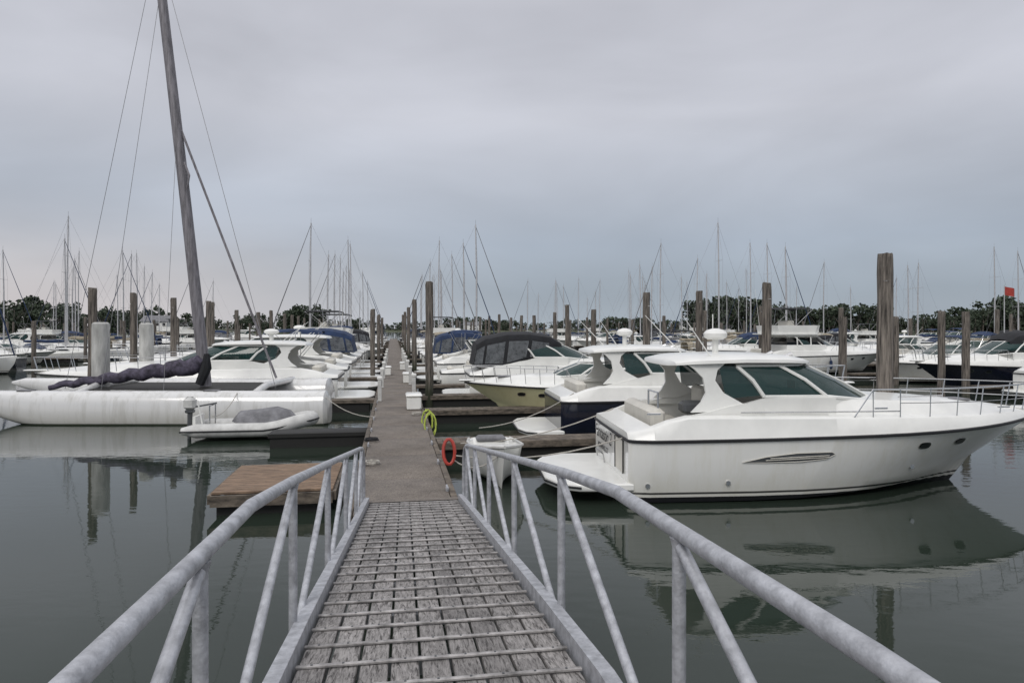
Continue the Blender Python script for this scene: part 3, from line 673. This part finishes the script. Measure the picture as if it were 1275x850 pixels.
b.part('end_plate'); b.add([(-.74,11.15,.56),(.74,11.15,.56),(.74,11.5,.512),(-.74,11.5,.512)],[[0,1,2,3]],conc)
b.build('gangway',(.163,0,0),math.atan(.158))

# ------------------------------------------------------------ water, land, trees
m,nt,p=newmat('harbour_water'); N=nt.nodes; Lk=nt.links
tc=N.new('ShaderNodeTexCoord')
p.inputs['Base Color'].default_value=(.022,.031,.023,1); p.inputs['Roughness'].default_value=.02; p.inputs['IOR'].default_value=1.36
mp=N.new('ShaderNodeMapping'); mp.inputs['Scale'].default_value=(.7,1.5,1); mp.inputs['Rotation'].default_value=(0,0,.3); Lk.new(tc.outputs['Object'],mp.inputs[0])
n=N.new('ShaderNodeTexNoise'); n.inputs['Scale'].default_value=2.2; n.inputs['Detail'].default_value=4; Lk.new(mp.outputs[0],n.inputs['Vector'])
n2=N.new('ShaderNodeTexNoise'); n2.inputs['Scale'].default_value=.14; n2.inputs['Detail'].default_value=4; n2.inputs['Distortion'].default_value=1; Lk.new(tc.outputs['Object'],n2.inputs['Vector'])
mr=N.new('ShaderNodeMapRange'); mr.inputs['From Min'].default_value=.38; mr.inputs['From Max'].default_value=.65; mr.inputs['To Min'].default_value=.06; mr.inputs['To Max'].default_value=.42; Lk.new(n2.outputs['Fac'],mr.inputs['Value'])
bp=N.new('ShaderNodeBump'); bp.inputs['Distance'].default_value=.02; Lk.new(mr.outputs[0],bp.inputs['Strength']); Lk.new(n.outputs['Fac'],bp.inputs['Height']); Lk.new(bp.outputs[0],p.inputs['Normal'])
me=bpy.data.meshes.new('water'); me.from_pydata([(-3000,-300,0),(3000,-300,0),(3000,5000,0),(-3000,5000,0)],[],[[0,1,2,3]]); me.materials.append(m)
o=bpy.data.objects.new('water',me); COL.objects.link(o)

grass=M('shore_ground',(.07,.08,.045),.95,var=.4,scale=.05)
leaf,nt,p=newmat('foliage'); N=nt.nodes; Lk=nt.links
g=N.new('ShaderNodeNewGeometry'); c=N.new('ShaderNodeValToRGB'); c.color_ramp.elements[0].color=(.018,.031,.018,1); c.color_ramp.elements[1].color=(.055,.075,.042,1)
Lk.new(g.outputs['Random Per Island'],c.inputs[0]); Lk.new(c.outputs[0],p.inputs['Base Color']); p.inputs['Roughness'].default_value=.8
def shore(pts,depth=120):
    b=MB(); b.part('g')
    rows=[[(x,y,-.5) for x,y in pts],[(x,y+2,.7) for x,y in pts],[(x,y+depth,2.5) for x,y in pts],[(x,y+depth+200,-.5) for x,y in pts]]
    b.loft(rows,grass); b.build('shore_ground')
def treeband(name,pts,H0,n,leaves,ls=1):
    V=[];F=[]; b=MB(); b.part('trunks'); ph=random.random()*6
    for i in range(n):
        u=random.random()*(len(pts)-1); j=int(u); f=u-j
        x=lerp(pts[j][0],pts[j+1][0],f); y=lerp(pts[j][1],pts[j+1][1],f)+random.uniform(5,45)
        H=H0*(.82+.2*math.sin(x*.045+ph)+.12*math.sin(x*.13+2*ph))*random.uniform(.75,1.12); zb=1.0
        b.pipe([(x,y,zb-.5),(x+.3,y,zb+H*.35),(x+.5,y+.3,zb+H*.75)],[.4,.28,.08],wood,5)
        for _ in range(3):
            a=random.random()*6.28; b.pipe([(x,y,zb+H*.3),(x+math.cos(a)*H*.25,y+math.sin(a)*H*.25,zb+H*.65)],[.2,.06],wood,4)
        cl=[]
        for q in range(10):
            a=random.random()*6.28; r=random.random()**.5*H*.36; zz=random.uniform(.12,.88)
            cl.append((x+math.cos(a)*r*(1.3-zz*.6),y+math.sin(a)*r,zb+H*zz,H*random.uniform(.11,.2)))
        for k in range(leaves):
            cx,cy,cz,cr_=cl[k%10]; d=np.random.normal(size=3); d/=np.linalg.norm(d); q=cr_*random.uniform(.5,1.1)
            c_=np.array([cx,cy,cz])+d*q*np.array([1.1,1,.8]); s_=H*random.uniform(.03,.06)*ls
            a1=np.random.normal(size=3); a1/=np.linalg.norm(a1); a2=np.cross(a1,np.random.normal(size=3)); a2/=np.linalg.norm(a2)+1e-6
            o_=len(V); V+= [tuple(c_+s_*(a1)),tuple(c_+s_*a2),tuple(c_-s_*a1*.9),tuple(c_-s_*a2)]; F.append((o_,o_+1,o_+2,o_+3))
    d=b.cur; o_=len(d['v']); d['v']+=V; d['f']+=[[k+o_ for k in f] for f in F]; d['m']+=[leaf]*len(F)
    me=b.mesh(name,d,merge=False); ob=bpy.data.objects.new(name,me); COL.objects.link(ob)
PR=[(95,340),(130,290),(170,272),(230,275),(330,300)]
PM=[(-420,600),(-200,600),(-60,620),(60,600),(200,560),(330,500),(420,490)]
PL=[(-340,310),(-260,285),(-190,285),(-140,320),(-115,390)]
shore(PR); shore(PM,160); shore(PL)
treeband('distant_trees',PR,16,150,340); treeband('distant_trees',PL,15.5,120,320)
treeband('distant_trees',PM,12.5,460,90,1.6)
for x,y,w_ in((-35,612,16),(150,580,14),(-150,290,11)):
    b=MB(); b.part('walls'); b.box((0,0,3),(w_,8,5),gel); b.part('roof'); b.loft([[(-w_/2-.6,-4.6,5.5),(-w_/2-.6,0,8),(-w_/2-.6,4.6,5.5)],[(w_/2+.6,-4.6,5.5),(w_/2+.6,0,8),(w_/2+.6,4.6,5.5)]],greyc,True,True)
    b.part('windows')
    for i in range(4):
        for z in(2.0,4.2): b.box((-w_/2+w_*(i+.5)/4,-4.02,z),(1.2,.08,1.2),dglass)
    b.build('shore_house',(x,y,.6))

# ------------------------------------------------------------ sky + light
w=bpy.data.worlds.new("World"); sc.world=w; w.use_nodes=True; nt=w.node_tree; N=nt.nodes; Lk=nt.links
bg=N['Background']; out=N['World Output']
sky=N.new('ShaderNodeTexSky'); sky.sky_type='NISHITA'; sky.sun_disc=False; sky.sun_elevation=R(42); sky.sun_rotation=R(200); sky.air_density=1.5; sky.dust_density=3
Lk.new(sky.outputs[0],bg.inputs[0]); bg.inputs[1].default_value=.07
tc=N.new('ShaderNodeTexCoord'); sx=N.new('ShaderNodeSeparateXYZ'); Lk.new(tc.outputs['Generated'],sx.inputs[0])
mp=N.new('ShaderNodeMapping'); mp.inputs['Scale'].default_value=(1,1,2.8); Lk.new(tc.outputs['Generated'],mp.inputs[0])
nz=N.new('ShaderNodeTexNoise'); nz.inputs['Scale'].default_value=2.0; nz.inputs['Detail'].default_value=5; nz.inputs['Roughness'].default_value=.48; nz.inputs['Distortion'].default_value=.4; Lk.new(mp.outputs[0],nz.inputs['Vector'])
cr=N.new('ShaderNodeValToRGB'); e=cr.color_ramp.elements
e[0].position=0; e[0].color=(.43,.485,.545,1); e[1].position=1; e[1].color=(1.25,1.25,1.3,1)
for p_,c_ in((.05,(.385,.445,.515)),(.12,(.40,.455,.54)),(.20,(.50,.535,.61)),(.29,(.60,.615,.68)),(.42,(.57,.58,.64)),(.55,(.76,.76,.81))): x=e.new(p_); x.color=(*c_,1)
Lk.new(sx.outputs['Z'],cr.inputs[0])
mX=N.new('ShaderNodeMapRange'); mX.interpolation_type='SMOOTHSTEP'; mX.inputs['From Min'].default_value=.05; mX.inputs['From Max'].default_value=-.6; Lk.new(sx.outputs['X'],mX.inputs['Value'])
mZ=N.new('ShaderNodeMapRange'); mZ.interpolation_type='SMOOTHSTEP'; mZ.inputs['From Min'].default_value=.2; mZ.inputs['From Max'].default_value=0; Lk.new(sx.outputs['Z'],mZ.inputs['Value'])
mM=N.new('ShaderNodeMath'); mM.operation='MULTIPLY'; Lk.new(mX.outputs[0],mM.inputs[0]); Lk.new(mZ.outputs[0],mM.inputs[1])
mc=N.new('ShaderNodeMix'); mc.data_type='RGBA'; Lk.new(mM.outputs[0],mc.inputs[0]); Lk.new(cr.outputs[0],mc.inputs[6]); mc.inputs[7].default_value=(.70,.66,.67,1)
mr=N.new('ShaderNodeMapRange'); mr.inputs['From Min'].default_value=.3; mr.inputs['From Max'].default_value=.7; mr.inputs['To Min'].default_value=.85; mr.inputs['To Max'].default_value=1.12; Lk.new(nz.outputs['Fac'],mr.inputs['Value'])
b2=N.new('ShaderNodeBackground'); Lk.new(mc.outputs[2],b2.inputs[0]); Lk.new(mr.outputs[0],b2.inputs[1])
mix=N.new('ShaderNodeMixShader'); mix.inputs[0].default_value=.94; Lk.new(bg.outputs[0],mix.inputs[1]); Lk.new(b2.outputs[0],mix.inputs[2]); Lk.new(mix.outputs[0],out.inputs[0])
sun=bpy.data.lights.new('sun','SUN'); sun.energy=1.2; sun.angle=R(25); sun.color=(1,.97,.93)
so=bpy.data.objects.new('sun',sun); COL.objects.link(so); so.rotation_euler=(R(48),0,R(-20))

cam=bpy.data.cameras.new('camera'); co=bpy.data.objects.new('camera',cam); COL.objects.link(co)
co.location=(0,0,3.35); co.rotation_euler=(R(90),0,0); cam.lens=24; cam.sensor_width=36; cam.shift_y=-.0133; cam.clip_end=8000; cam.clip_start=.05
sc.camera=co
sc.view_settings.view_transform='Standard'; sc.view_settings.look='None'; sc.view_settings.exposure=0
